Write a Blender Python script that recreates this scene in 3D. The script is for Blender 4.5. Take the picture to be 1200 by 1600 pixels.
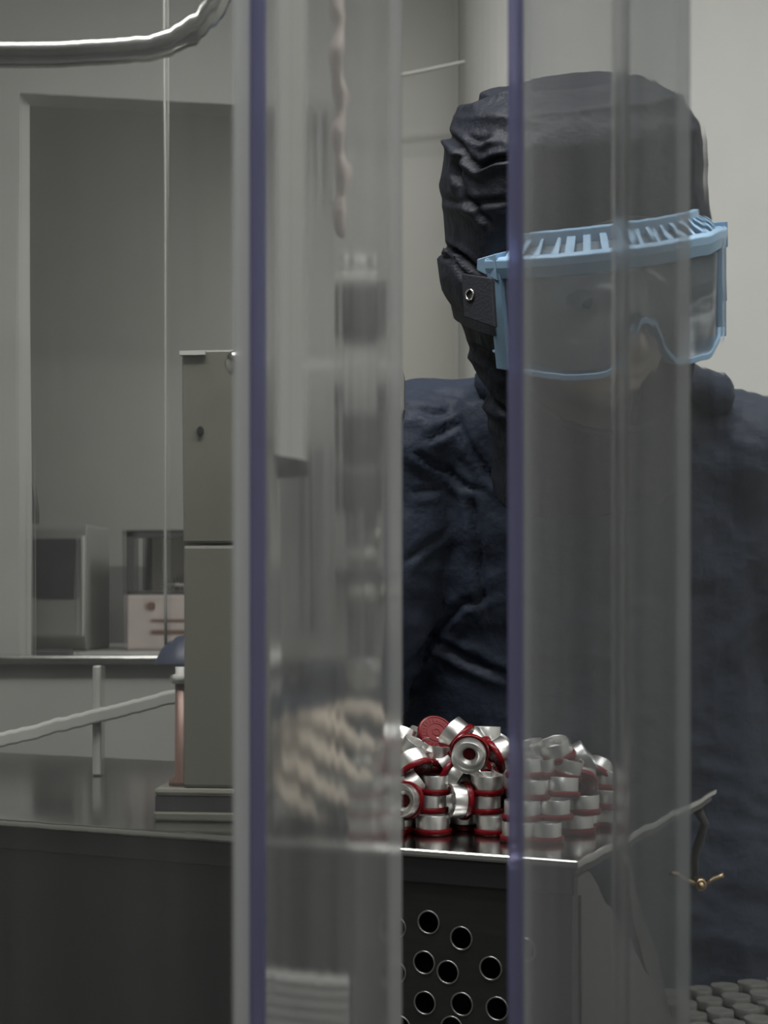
import bpy, bmesh, math, random
from mathutils import Vector, Matrix, Quaternion, noise as mn

random.seed(7)
S = bpy.context.scene
COL = S.collection
for _o in list(bpy.data.objects):
    bpy.data.objects.remove(_o)

# ------------------------------------------------------------------ camera, world, lights
CAMZ, HOR, F = 1.28, 940.0, 2400.0
cd = bpy.data.cameras.new('camera'); cam = bpy.data.objects.new('camera', cd); COL.objects.link(cam)
cam.location = (0, 0, CAMZ); cam.rotation_euler = (math.pi / 2, 0, 0)
cd.sensor_fit = 'VERTICAL'; cd.sensor_height = 36.0; cd.lens = 54.0
cd.shift_y = (HOR - 800.0) / 1600.0
cd.dof.use_dof = True; cd.dof.focus_distance = 1.25; cd.dof.aperture_fstop = 10.0
cd.clip_start = 0.02
S.camera = cam

W = bpy.data.worlds.new('world'); S.world = W; W.use_nodes = True
W.node_tree.nodes['Background'].inputs[0].default_value = (0.8, 0.85, 0.9, 1)
W.node_tree.nodes['Background'].inputs[1].default_value = 0.02

def area(name, loc, rot, sx, sy, power, col=(1, 0.99, 0.965)):
    l = bpy.data.lights.new(name, 'AREA'); l.shape = 'RECTANGLE'; l.size = sx; l.size_y = sy
    l.energy = power; l.color = col
    o = bpy.data.objects.new(name, l); COL.objects.link(o); o.location = loc; o.rotation_euler = rot
    return o
area('ceiling_lamp_work', (0.15, 0.83, 2.40), (0, 0, 0), 1.3, 0.10, 15.0)
area('ceiling_lamp_wall', (0.85, 1.30, 2.44), (0, 0, 0), 0.7, 0.5, 4.2)
area('added_fill_left', (-0.40, 0.98, 2.44), (0, 0, 0), 0.6, 0.4, 10.0)  # unseen fill light, set here to brighten torso front and deck
area('added_fill_front', (0.5, -0.5, 2.44), (0, 0, 0), 1.2, 0.6, 18.0)  # unseen fill light added on the camera side for face and coverall
area('added_light_beyond', (0.2, 2.75, 2.05), (0, math.radians(38), 0), 0.3, 0.3, 5.5)  # unseen light added to brighten the alcove, tilted to keep its top left dark

S.view_settings.view_transform = 'Standard'
S.view_settings.look = 'None'
S.view_settings.gamma = 1.0
S.view_settings.use_curve_mapping = False
S.view_settings.exposure = 0.0
S.cycles.max_bounces = 14
S.cycles.transmission_bounces = 12
S.cycles.transparent_max_bounces = 24
S.cycles.diffuse_bounces = 4
S.cycles.glossy_bounces = 4
S.cycles.sample_clamp_indirect = 3.0
S.cycles.caustics_reflective = False
S.cycles.caustics_refractive = True

# ------------------------------------------------------------------ helpers
def P(px, py, d):
    return Vector(((px - 600.0) / F * d, d, CAMZ + (HOR - py) / F * d))

def mat(name, col, rough=0.5, metal=0.0, bump=0.0, bscale=60.0, var=0.0, vscale=8.0, spec=0.5, aniso=None):
    m = bpy.data.materials.new(name); m.use_nodes = True
    nt = m.node_tree; b = nt.nodes['Principled BSDF']
    b.inputs['Base Color'].default_value = (*col, 1); b.inputs['Roughness'].default_value = rough
    b.inputs['Metallic'].default_value = metal
    b.inputs['Specular IOR Level'].default_value = spec
    tc = nt.nodes.new('ShaderNodeTexCoord'); mp = nt.nodes.new('ShaderNodeMapping')
    nt.links.new(tc.outputs['Object'], mp.inputs['Vector'])
    if aniso: mp.inputs['Scale'].default_value = aniso
    if var > 0:
        n = nt.nodes.new('ShaderNodeTexNoise'); n.inputs['Scale'].default_value = vscale; n.inputs['Detail'].default_value = 4
        nt.links.new(mp.outputs['Vector'], n.inputs['Vector'])
        cr = nt.nodes.new('ShaderNodeValToRGB')
        cr.color_ramp.elements[0].position = 0.3; cr.color_ramp.elements[1].position = 0.7
        cr.color_ramp.elements[0].color = (*[c * (1 - var) for c in col], 1)
        cr.color_ramp.elements[1].color = (*[min(1, c * (1 + var)) for c in col], 1)
        nt.links.new(n.outputs['Fac'], cr.inputs['Fac']); nt.links.new(cr.outputs['Color'], b.inputs['Base Color'])
    if bump > 0:
        n2 = nt.nodes.new('ShaderNodeTexNoise'); n2.inputs['Scale'].default_value = bscale; n2.inputs['Detail'].default_value = 5
        nt.links.new(mp.outputs['Vector'], n2.inputs['Vector'])
        bp = nt.nodes.new('ShaderNodeBump'); bp.inputs['Strength'].default_value = bump; bp.inputs['Distance'].default_value = 0.01
        nt.links.new(n2.outputs['Fac'], bp.inputs['Height']); nt.links.new(bp.outputs['Normal'], b.inputs['Normal'])
    return m

def strip_mat(name, haze, tint, rough, blur, wob, ior=1.12, streak=0.6, hcol=(0.78, 0.8, 0.8), gloss=0.5, edge=0.0, hw=0.06, ew=0.0085, band=None):
    """clear PVC: see-through part (straight + rippled refraction), milky part with long vertical smears, sheen"""
    m = bpy.data.materials.new(name); m.use_nodes = True
    nt = m.node_tree; N = nt.nodes; L = nt.links
    N.clear()
    out = N.new('ShaderNodeOutputMaterial')
    tc = N.new('ShaderNodeTexCoord')
    mp = N.new('ShaderNodeMapping'); mp.inputs['Scale'].default_value = (85, 30, 0.35); L.new(tc.outputs['Object'], mp.inputs['Vector'])
    n1 = N.new('ShaderNodeTexNoise'); n1.inputs['Scale'].default_value = 1.0; n1.inputs['Detail'].default_value = 3; L.new(mp.outputs['Vector'], n1.inputs['Vector'])
    mr = N.new('ShaderNodeMapRange'); mr.inputs['From Min'].default_value = 0.3; mr.inputs['From Max'].default_value = 0.72
    mr.inputs['To Min'].default_value = haze * (1 - streak); mr.inputs['To Max'].default_value = haze * (1 + streak)
    L.new(n1.outputs['Fac'], mr.inputs['Value'])
    hz = mr.outputs['Result']
    if edge > 0:
        sx = N.new('ShaderNodeSeparateXYZ'); L.new(tc.outputs['Object'], sx.inputs['Vector'])
        ab = N.new('ShaderNodeMath'); ab.operation = 'ABSOLUTE'; L.new(sx.outputs['X'], ab.inputs[0])
        m2 = N.new('ShaderNodeMapRange'); m2.interpolation_type = 'SMOOTHSTEP'
        m2.inputs['From Min'].default_value = hw - ew; m2.inputs['From Max'].default_value = hw - ew + 0.0035
        m2.inputs['To Min'].default_value = 0; m2.inputs['To Max'].default_value = edge
        L.new(ab.outputs[0], m2.inputs['Value'])
        ad = N.new('ShaderNodeMath'); ad.operation = 'ADD'; L.new(hz, ad.inputs[0]); L.new(m2.outputs['Result'], ad.inputs[1]); hz = ad.outputs[0]
    if band:
        sx = N.new('ShaderNodeSeparateXYZ'); L.new(tc.outputs['Object'], sx.inputs['Vector'])
        su = N.new('ShaderNodeMath'); su.operation = 'SUBTRACT'; L.new(sx.outputs['X'], su.inputs[0]); su.inputs[1].default_value = band[0]
        ab = N.new('ShaderNodeMath'); ab.operation = 'ABSOLUTE'; L.new(su.outputs[0], ab.inputs[0])
        m2 = N.new('ShaderNodeMapRange'); m2.interpolation_type = 'SMOOTHSTEP'
        m2.inputs['From Min'].default_value = band[1] * 0.45; m2.inputs['From Max'].default_value = band[1]
        m2.inputs['To Min'].default_value = 1; m2.inputs['To Max'].default_value = 0; L.new(ab.outputs[0], m2.inputs['Value'])
        mu = N.new('ShaderNodeMath'); mu.operation = 'MULTIPLY'; L.new(hz, mu.inputs[0]); L.new(m2.outputs['Result'], mu.inputs[1]); hz = mu.outputs[0]
    # ripple
    mp2 = N.new('ShaderNodeMapping'); mp2.inputs['Scale'].default_value = (60, 260, 1.6); L.new(tc.outputs['Object'], mp2.inputs['Vector'])
    n2 = N.new('ShaderNodeTexNoise'); n2.inputs['Scale'].default_value = 1.0; n2.inputs['Detail'].default_value = 2; L.new(mp2.outputs['Vector'], n2.inputs['Vector'])
    bp = N.new('ShaderNodeBump'); bp.inputs['Strength'].default_value = wob; bp.inputs['Distance'].default_value = 0.004; L.new(n2.outputs['Fac'], bp.inputs['Height'])
    tr = N.new('ShaderNodeBsdfTransparent'); tr.inputs[0].default_value = (*tint, 1)
    rf = N.new('ShaderNodeBsdfRefraction'); rf.inputs['Color'].default_value = (*tint, 1); rf.inputs['Roughness'].default_value = rough; rf.inputs['IOR'].default_value = ior
    L.new(bp.outputs['Normal'], rf.inputs['Normal'])
    mx = N.new('ShaderNodeMixShader'); mx.inputs[0].default_value = blur; L.new(tr.outputs[0], mx.inputs[1]); L.new(rf.outputs[0], mx.inputs[2])
    df = N.new('ShaderNodeBsdfDiffuse'); df.inputs[0].default_value = (*hcol, 1)
    tl = N.new('ShaderNodeBsdfTranslucent'); tl.inputs[0].default_value = (*hcol, 1)
    mh = N.new('ShaderNodeMixShader'); mh.inputs[0].default_value = 0.6; L.new(df.outputs[0], mh.inputs[1]); L.new(tl.outputs[0], mh.inputs[2])
    m3 = N.new('ShaderNodeMixShader'); L.new(hz, m3.inputs[0]); L.new(mx.outputs[0], m3.inputs[1]); L.new(mh.outputs[0], m3.inputs[2])
    gl = N.new('ShaderNodeBsdfGlossy'); gl.inputs['Roughness'].default_value = 0.12
    fr = N.new('ShaderNodeFresnel'); fr.inputs['IOR'].default_value = 1.35
    mf = N.new('ShaderNodeMath'); mf.operation = 'MULTIPLY'; mf.inputs[1].default_value = gloss; L.new(fr.outputs[0], mf.inputs[0])
    m4 = N.new('ShaderNodeMixShader'); L.new(mf.outputs[0], m4.inputs[0]); L.new(m3.outputs[0], m4.inputs[1]); L.new(gl.outputs[0], m4.inputs[2])
    L.new(m4.outputs[0], out.inputs['Surface'])
    return m

def obj(name, bm, m, parent=None, smooth=False, bevel=0.0, seg=2):
    bmesh.ops.recalc_face_normals(bm, faces=bm.faces[:])
    me = bpy.data.meshes.new(name); bm.to_mesh(me); bm.free()
    o = bpy.data.objects.new(name, me); COL.objects.link(o)
    if m: me.materials.append(m)
    if smooth:
        for p in me.polygons: p.use_smooth = True
    if bevel > 0:
        md = o.modifiers.new('bevel', 'BEVEL'); md.width = bevel; md.segments = seg; md.limit_method = 'ANGLE'
    if parent: o.parent = parent
    return o

def tag(o, label, cat, group=None, kind=None):
    o['label'] = label; o['category'] = cat
    if group: o['group'] = group
    if kind: o['kind'] = kind
    return o

def empty(name, loc=(0, 0, 0), label=None, cat=None, group=None):
    o = bpy.data.objects.new(name, None); COL.objects.link(o); o.location = loc; o.empty_display_size = 0.02
    if label: tag(o, label, cat, group)
    return o

def struct(name, bm, m, bevel=0.0, smooth=False):
    o = obj(name, bm, m, None, smooth, bevel); o['kind'] = 'structure'; return o

def box(bm, x0, x1, y0, y1, z0, z1, M=None):
    vs = [bm.verts.new((x, y, z)) for x in (x0, x1) for y in (y0, y1) for z in (z0, z1)]
    for f in ((0, 1, 3, 2), (4, 6, 7, 5), (0, 4, 5, 1), (2, 3, 7, 6), (0, 2, 6, 4), (1, 5, 7, 3)):
        bm.faces.new([vs[i] for i in f])
    if M is not None:
        for v in vs: v.co = M @ v.co
    return vs

def prism(bm, pts, off):
    """polygon pts (3-D list) extruded by the vector off"""
    a = [bm.verts.new(p) for p in pts]; b = [bm.verts.new(Vector(p) + Vector(off)) for p in pts]
    bm.faces.new(a); bm.faces.new(list(reversed(b)))
    n = len(a)
    for i in range(n): bm.faces.new((a[i], b[i], b[(i + 1) % n], a[(i + 1) % n]))

def tube(bm, pts, r, seg=14, caps=True):
    pts = [Vector(p) for p in pts]; n = len(pts)
    rs = r if isinstance(r, (list, tuple)) else [r] * n
    up = Vector((0, 0, 1)); rings = []; prev = None
    for i, p in enumerate(pts):
        t = (pts[min(i + 1, n - 1)] - pts[max(i - 1, 0)]).normalized()
        if prev is None:
            a = t.cross(up)
            if a.length < 1e-3: a = t.cross(Vector((1, 0, 0)))
            a.normalize()
        else:
            a = (prev - t * prev.dot(t)).normalized()
        prev = a; b = t.cross(a)
        rings.append([bm.verts.new(p + (a * math.cos(2 * math.pi * k / seg) + b * math.sin(2 * math.pi * k / seg)) * rs[i]) for k in range(seg)])
    for i in range(n - 1):
        for k in range(seg):
            bm.faces.new((rings[i][k], rings[i][(k + 1) % seg], rings[i + 1][(k + 1) % seg], rings[i + 1][k]))
    if caps:
        bm.faces.new(list(reversed(rings[0]))); bm.faces.new(rings[-1])

def lathe(bm, prof, seg=32, M=None, closed=False):
    """profile (r,z) round the z axis; closed joins last to first"""
    rings = []
    for r, z in prof:
        if r < 1e-6: rings.append([bm.verts.new((0, 0, z))])
        else: rings.append([bm.verts.new((r * math.cos(2 * math.pi * k / seg), r * math.sin(2 * math.pi * k / seg), z)) for k in range(seg)])
    prs = list(zip(rings, rings[1:])) + ([(rings[-1], rings[0])] if closed else [])
    for A, B in prs:
        for k in range(seg):
            k2 = (k + 1) % seg
            if len(A) == 1 and len(B) == 1: continue
            if len(A) == 1: bm.faces.new((A[0], B[k2], B[k]))
            elif len(B) == 1: bm.faces.new((A[k], A[k2], B[0]))
            else: bm.faces.new((A[k], A[k2], B[k2], B[k]))
    if M is not None:
        for rg in rings:
            for v in rg: v.co = M @ v.co

def ell(bm, c, rx, ry, rz, M=None, u=24, v=16):
    T = Matrix.Translation(c) @ (M if M is not None else Matrix.Identity(4)) @ Matrix.Diagonal((rx, ry, rz, 1))
    bmesh.ops.create_uvsphere(bm, u_segments=u, v_segments=v, radius=1.0, matrix=T)

def cap_tube(bm, a, b, ra, rb, seg=18):
    """closed tapered capsule"""
    a = Vector(a); b = Vector(b); d = (b - a); L = d.length; t = d / L
    pts = []; rs = []
    for k in range(5):
        an = math.pi / 2 * (1 - k / 4.0); pts.append(a - t * ra * math.sin(an)); rs.append(max(1e-4, ra * math.cos(an)))
    for k in range(5):
        an = math.pi / 2 * (k / 4.0); pts.append(b + t * rb * math.sin(an)); rs.append(max(1e-4, rb * math.cos(an)))
    tube(bm, pts, rs, seg)

def loft(bm, rings):
    """rings: list of equal-length point lists, closed at both ends"""
    R = [[bm.verts.new(p) for p in r] for r in rings]; n = len(R[0])
    for A, B in zip(R, R[1:]):
        for k in range(n): bm.faces.new((A[k], A[(k + 1) % n], B[(k + 1) % n], B[k]))
    bm.faces.new(list(reversed(R[0]))); bm.faces.new(R[-1])

def bake(o, voxel=None, smooth=0, dec=None):
    """turn modifiers into mesh data"""
    if voxel:
        md = o.modifiers.new('rm', 'REMESH'); md.mode = 'VOXEL'; md.voxel_size = voxel; md.use_smooth_shade = True
    if smooth:
        ms = o.modifiers.new('sm', 'SMOOTH'); ms.factor = 0.5; ms.iterations = smooth
    dg = bpy.context.evaluated_depsgraph_get(); dg.update()
    me = bpy.data.meshes.new_from_object(o.evaluated_get(dg))
    o.modifiers.clear(); old = o.data; o.data = me
    me.name = o.name
    return o

def interp(tab, z):
    if z <= tab[0][0]: return tab[0][1:]
    for a, b in zip(tab, tab[1:]):
        if z <= b[0]:
            t = (z - a[0]) / (b[0] - a[0]); t = t * t * (3 - 2 * t) * 0.5 + t * 0.5
            return tuple(p + (q - p) * t for p, q in zip(a[1:], b[1:]))
    return tab[-1][1:]

# ------------------------------------------------------------------ materials
M_wall = mat('wall_paint_white', (0.62, 0.62, 0.59), 0.55, bump=0.03, bscale=30, var=0.03)
M_wallg = mat('wall_panel_grey', (0.40, 0.40, 0.365), 0.35, bump=0.02, bscale=20, var=0.04)
M_walll = mat('wall_panel_left', (0.42, 0.425, 0.40), 0.4, bump=0.02, bscale=20, var=0.04)
M_far = mat('far_room_wall', (0.34, 0.34, 0.32), 0.6, var=0.03)
M_floor = mat('floor_vinyl', (0.12, 0.125, 0.13), 0.35, var=0.1)
M_ceil = mat('ceiling_panel', (0.6, 0.6, 0.58), 0.7, var=0.03)
M_dado = mat('splashback', (0.17, 0.17, 0.165), 0.5, var=0.05)
M_bench = mat('bench_top', (0.42, 0.42, 0.40), 0.4, var=0.05)
M_steel = mat('brushed_steel', (0.55, 0.55, 0.53), 0.22, 1.0, bump=0.02, bscale=400, var=0.05, vscale=30)
M_deck = mat('polished_deck', (0.60, 0.60, 0.585), 0.14, 1.0, bump=0.006, bscale=60, var=0.05, vscale=12)
M_dark = mat('dark_steel', (0.042, 0.044, 0.045), 0.38, 0.6, bump=0.02, bscale=200, var=0.08, vscale=20, aniso=(1, 1, 12))
M_perf = mat('perforated_steel', (0.036, 0.036, 0.035), 0.4, 0.5, bump=0.02, bscale=300, var=0.15, vscale=25, aniso=(1, 1, 6))
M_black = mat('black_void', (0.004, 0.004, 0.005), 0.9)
M_mach = mat('machine_enamel', (0.165, 0.165, 0.138), 0.35, var=0.04)
M_machg = mat('machine_grey', (0.34, 0.34, 0.32), 0.4, var=0.05)
M_rubber = mat('black_rubber', (0.03, 0.03, 0.032), 0.5)
M_chrome = mat('chrome', (0.75, 0.75, 0.72), 0.1, 1.0)
M_pink = mat('copper_sheen_steel', (0.78, 0.66, 0.62), 0.35, 0.35, bump=0.5, bscale=60, aniso=(1, 1, 0.35))
M_brown = mat('copper_rod', (0.20, 0.12, 0.095), 0.4, 0.3, var=0.1)
M_pipe = mat('white_pipe', (0.82, 0.83, 0.81), 0.35, var=0.02)
M_navyp = mat('navy_plastic', (0.045, 0.055, 0.095), 0.45)
M_cloth = mat('navy_cloth', (0.027, 0.036, 0.058), 0.62, bump=0.25, bscale=90, var=0.12, vscale=14, spec=0.3)
M_hood = mat('navy_hood_cloth', (0.0115, 0.0145, 0.023), 0.58, bump=0.25, bscale=110, var=0.12, vscale=18, spec=0.3)
M_strap = mat('black_strap', (0.008, 0.010, 0.016), 0.7, bump=0.15, bscale=500)
M_glove = mat('beige_glove', (0.40, 0.345, 0.28), 0.6, var=0.05)
M_skin = mat('skin', (0.74, 0.61, 0.53), 0.5, bump=0.05, bscale=200, var=0.06)
M_gog = mat('goggle_blue_plastic', (0.27, 0.43, 0.60), 0.38, var=0.03)
M_gogd = mat('goggle_vent_membrane', (0.07, 0.11, 0.15), 0.5)
M_alu = mat('satin_aluminium', (0.80, 0.80, 0.78), 0.32, 1.0, bump=0.01, bscale=600)
M_red = mat('red_plastic', (0.14, 0.004, 0.007), 0.25, var=0.08, vscale=60, spec=0.2)
M_stop = mat('grey_rubber_stopper', (0.16, 0.16, 0.15), 0.55, var=0.08)
M_brass = mat('brass', (0.55, 0.42, 0.26), 0.3, 1.0)
M_boot = mat('boot_rubber', (0.02, 0.02, 0.022), 0.5)
M_white = mat('white_plastic', (0.55, 0.54, 0.52), 0.45, var=0.03)
M_screen = mat('dark_screen', (0.03, 0.032, 0.034), 0.3, var=0.2, vscale=40)
M_dfr = mat('dark_frame', (0.06, 0.06, 0.06), 0.5)
M_gbox = mat('grey_appliance', (0.20, 0.20, 0.19), 0.5, var=0.05)
M_paper = mat('pale_pink_front', (0.55, 0.48, 0.45), 0.5, var=0.1, vscale=30)
M_edge = None

# ------------------------------------------------------------------ room shell
ZC = 2.5
bm = bmesh.new(); box(bm, -1.8, 1.6, -1.4, 4.2, -0.1, 0.0); struct('floor', bm, M_floor)
bm = bmesh.new(); box(bm, -1.8, 1.6, -1.4, 4.2, ZC, ZC + 0.1); struct('ceiling', bm, M_ceil)
bm = bmesh.new(); box(bm, -1.8, -1.7, -1.4, 4.2, 0, ZC); struct('wall_left', bm, M_wallg)
bm = bmesh.new(); box(bm, 1.5, 1.6, -1.4, 4.2, 0, ZC); struct('wall_right', bm, M_wall)
bm = bmesh.new(); box(bm, -1.8, 1.6, -1.5, -1.4, 0, ZC); struct('wall_front', bm, M_dado)
bm = bmesh.new(); box(bm, -1.8, 1.6, 4.1, 4.2, 0, ZC); struct('wall_far', bm, M_far)
YB = 2.3
xl = P(30, 0, YB).x; xr = P(505, 0, YB).x
zs = P(0, 1036, YB).z
bm = bmesh.new()
box(bm, -1.7, xl, YB, YB + 0.06, 0, ZC)
box(bm, xl, xr, YB, YB + 0.06, 0, zs)
a = P(30, 145, YB); b = P(505, 171, YB)
prism(bm, [(xl, YB, a.z), (xr, YB, b.z), (xr, YB, ZC), (xl, YB, ZC)], (0, 0.06, 0))
struct('wall_back', bm, M_walll)
# flat grey panels to the right of the opening
xs = 0.112
bm = bmesh.new(); box(bm, xr, P(640, 0, YB).x - 0.05, YB, YB + 0.06, 0, ZC); box(bm, P(640, 0, YB).x - 0.05, xs, YB, YB + 0.06, 0, ZC)
struct('wall_panel', bm, M_wallg)
# white rounded wall that stands nearer
pts = [(xs, YB + 0.06), (xs, 2.13)]
R = 0.13
for k in range(0, 17):
    an = math.pi / 2 * k / 16; pts.append((xs + R - R * math.cos(an), 2.13 - R * math.sin(an)))
pts += [(1.5, 2.0), (1.5, YB + 0.06)]
bm = bmesh.new(); prism(bm, [(x, y, 0) for x, y in pts], (0, 0, ZC))
o = struct('wall_corner', bm, M_wall)
# thin joint moulding at the seam
bm = bmesh.new(); box(bm, xs - 0.006, xs - 0.0005, YB - 0.004, YB, 0, ZC); struct('trim_1', bm, M_walll)
# sill of the pass-through opening
bm = bmesh.new(); box(bm, xl - 0.12, xr, YB - 0.03, YB, zs, zs + 0.012); struct('trim_2', bm, M_steel, bevel=0.003)

# room beyond the opening
yb0, yb1 = YB + 0.062, 3.25
bm = bmesh.new(); box(bm, -1.69, 0.3, yb0 + 0.0, yb1 - 0.012, zs - 0.03, zs + 0.004)
box(bm, -1.66, -1.60, yb0 + 0.05, yb1 - 0.05, 0, zs - 0.03); box(bm, 0.2, 0.26, yb0 + 0.05, yb1 - 0.05, 0, zs - 0.03)
tag(obj('laboratory_bench', bm, M_bench), 'pale laboratory bench seen through the wall opening on the left', 'bench')
bm = bmesh.new(); box(bm, -1.7, 0.4, yb1, yb1 + 0.06, 0, ZC); struct('wall_alcove', bm, M_far)
zd = P(0, 885, yb1).z
bm = bmesh.new(); box(bm, -1.69, 0.3, yb1 - 0.011, yb1 - 0.001, zs - 0.02, zd); struct('trim_3', bm, M_dado)
bm = bmesh.new(); box(bm, 0.4, 0.46, YB + 0.07, yb1 + 0.06, 0, ZC); struct('wall_alcove_right', bm, M_far)

# ------------------------------------------------------------------ instruments on the far bench
zb = zs + 0.0045
d = 2.72
p0 = P(28, 0, d); p1 = P(138, 0, d); zt = P(0, 818, d).z
t = empty('desktop_analyser', ((p0.x + p1.x) / 2, d, zb), 'grey boxy analyser with dark screen at the left end of the far bench', 'instrument')
w = (p1.x - p0.x) / 2; h = zt - zb
bm = bmesh.new(); prism(bm, [(-w, 0, 0), (-w, -0.03, 0.12 * h), (-w, 0.0, h * 0.96), (-w, 0.01, h), (-w, 0.2, h), (-w, 0.2, 0)], (2 * w, 0, 0))
obj('housing', bm, M_gbox, t, bevel=0.004)
bm = bmesh.new()
prism(bm, [(-w * 0.66, -0.024, h * 0.42), (w * 0.72, -0.024, h * 0.42), (w * 0.72, -0.0035, h * 0.88), (-w * 0.66, -0.0035, h * 0.88)], (0, -0.003, 0))
obj('screen', bm, M_screen, t)
bm = bmesh.new(); box(bm, w * 0.86, w * 0.93, -0.032, -0.0, 0.12 * h, h * 0.9); obj('side_trim', bm, M_bench, t)
# dark slab and dark wedge by the jamb
p0 = P(30, 1024, 2.42); p1 = P(110, 1016, 2.42)
bm = bmesh.new(); box(bm, p0.x, p1.x, 2.40, 2.46, zb, zb + 0.011)
tag(obj('tool_tray', bm, M_dfr, bevel=0.002), 'flat dark tray lying at the front left of the far bench', 'tray')
bm = bmesh.new()
prism(bm, [P(24, 740, 3.0), P(34, 740, 3.0), P(46, 800, 3.0), P(44, 840, 3.0), P(24, 840, 3.0)], (0, 0.05, 0))
bx = P(24, 840, 3.0)
box(bm, bx.x, bx.x + 0.024, 3.0, 3.05, zb, bx.z + 0.001)
tag(obj('reagent_holder', bm, M_dfr, bevel=0.003), 'dark tapering holder standing behind the grey analyser', 'holder')
# balance with glass draught shield
d = 2.75
p0 = P(196, 0, d); p1 = P(332, 0, d); zt = P(0, 828, d).z; zm = P(0, 928, d).z
w = (p1.x - p0.x) / 2; h = zt - zb; hb = zm - zb
t = empty('laboratory_balance', ((p0.x + p1.x) / 2, d, zb), 'laboratory balance with dark framed glass shield and pale front on far bench', 'balance')
bm = bmesh.new(); box(bm, -w, w, 0, 0.22, 0, hb); obj('base', bm, M_paper, t, bevel=0.006)
bm = bmesh.new(); box(bm, -w, -w + 0.016, 0.0, 0.012, hb, h); box(bm, w - 0.016, w, 0.0, 0.012, hb, h); box(bm, -w, w, 0.0, 0.012, h - 0.014, h)
box(bm, -w, -w + 0.012, 0.2, 0.212, hb, h); box(bm, w - 0.012, w, 0.2, 0.212, hb, h); box(bm, -w, w, 0.0, 0.212, h - 0.006, h); box(bm, -w, w, 0, 0.012, hb, hb + 0.006)
obj('shield_frame', bm, M_dfr, t, bevel=0.002)
bm = bmesh.new(); box(bm, -w + 0.014, w - 0.014, 0.19, 0.198, hb, h - 0.006); obj('back_panel', bm, M_bench, t)
bm = bmesh.new(); lathe(bm, [(0, hb), (0.008, hb), (0.008, hb + 0.014), (0.034, hb + 0.016), (0.034, hb + 0.019), (0, hb + 0.019)], 24, Matrix.Translation((0.0, 0.1, 0)))
obj('weighing_pan', bm, M_steel, t, True)
for k in range(7):
    bm = bmesh.new(); box(bm, -0.02 + 0.008 * k, -0.018 + 0.008 * k, 0.186, 0.1895, hb + 0.02, hb + 0.03 + 0.004 * (k % 3)); obj('scale_mark', bm, M_dfr, t)
for zz in (0.075, 0.09):
    bm = bmesh.new(); box(bm, 0.0, 0.03, 0.186, 0.1895, hb + zz * 0.9, hb + zz * 0.9 + 0.003); obj('scale_mark', bm, M_dfr, t)
for a, b in ((0.28, 0.36), (0.5, 0.55)):
    bm = bmesh.new(); box(bm, -w * 0.45, w * 0.9, -0.002, 0.001, hb * a, hb * b); obj('front_stripe', bm, M_brown, t)
bm = bmesh.new(); lathe(bm, [(0, 0), (0.008, 0), (0.008, 0.003), (0, 0.003)], 20, Matrix.Translation((-w * 0.45, 0.001, hb * 0.78)) @ Matrix.Rotation(math.pi / 2, 4, 'X'))
obj('front_badge', bm, M_brown, t)

# ------------------------------------------------------------------ top left bent tube, cables
d = 1.0
pts = [Vector((-1.7, d, P(0, 86, d).z - 0.0))]
for px, py in ((-120, 87), (0, 86), (90, 85), (180, 80)): pts.append(P(px, py, d))
for k in range(0, 9):
    an = math.pi / 2 * k / 8; pts.append(P(205 + 152 * math.sin(an), -62 + 140 * math.cos(an), d))
pts.append(P(360, -120, d)); pts.append(Vector((pts[-1].x, d, ZC)))
bm = bmesh.new(); tube(bm, pts, 0.0085, 18)
tag(obj('bent_steel_rail', bm, M_steel, None, True), 'bent steel tube rail curving up to the ceiling at top left', 'rail')
bm = bmesh.new()
pp = P(264, 0, 1.42)
zc = 1.232
tube(bm, [Vector((pp.x - 0.0015 + 0.0025 * math.sin(z * 2.3), 1.42, z)) for z in [zc + (ZC - zc) * k / 30 for k in range(31)]], 0.0013, 8)
tag(obj('hanging_cable', bm, M_machg, None, True), 'thin grey cable hanging straight down left of the machine column', 'cable')
a = P(560, 127, 2.15); b = P(812, 74, 2.12)
bm = bmesh.new(); tube(bm, [(-0.1, 2.29, a.z - 0.01), a, a.lerp(b, 0.33) + Vector((0, 0, -0.004)), a.lerp(b, 0.66) + Vector((0, 0, -0.004)), b], 0.0028, 8)
tag(obj('wall_wire', bm, M_wall, None, True), 'thin pale wire slanting across the grey wall above the hood', 'wire')

# ------------------------------------------------------------------ worktable
ZT = 1.1045
C = Vector((0.132, 1.04, ZT)); U = Vector((-0.9117, 0.4108, 0)); V = Vector((0.4108, 0.9117, 0))
def T(u, v, z): return C + U * u + V * v + Vector((0, 0, z))
TM = Matrix(((U.x, V.x, 0, C.x), (U.y, V.y, 0, C.y), (0, 0, 1, ZT), (0, 0, 0, 1)))
tb = empty('steel_worktable', (0, 0, 0), 'polished steel worktable with dark perforated front carrying the pile of caps', 'table')
UL = 1.15; VD = 0.446
bm = bmesh.new(); box(bm, 0, UL, 0, VD, -0.006, 0, TM); obj('deck', bm, M_deck, tb, bevel=0.0022, seg=3)
bm = bmesh.new(); box(bm, 0.004, UL - 0.004, 0.003, 0.0055, -0.0245, -0.006, TM); box(bm, 0.004, 0.0065, 0.0055, VD - 0.005, -0.012, -0.006, TM)
obj('front_lip', bm, M_dark, tb, bevel=0.001)
UH = 0.168
bm = bmesh.new(); box(bm, UH, UL - 0.02, 0.005, 0.008, -0.50, -0.0245, TM); obj('front_apron', bm, M_dark, tb)
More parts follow.
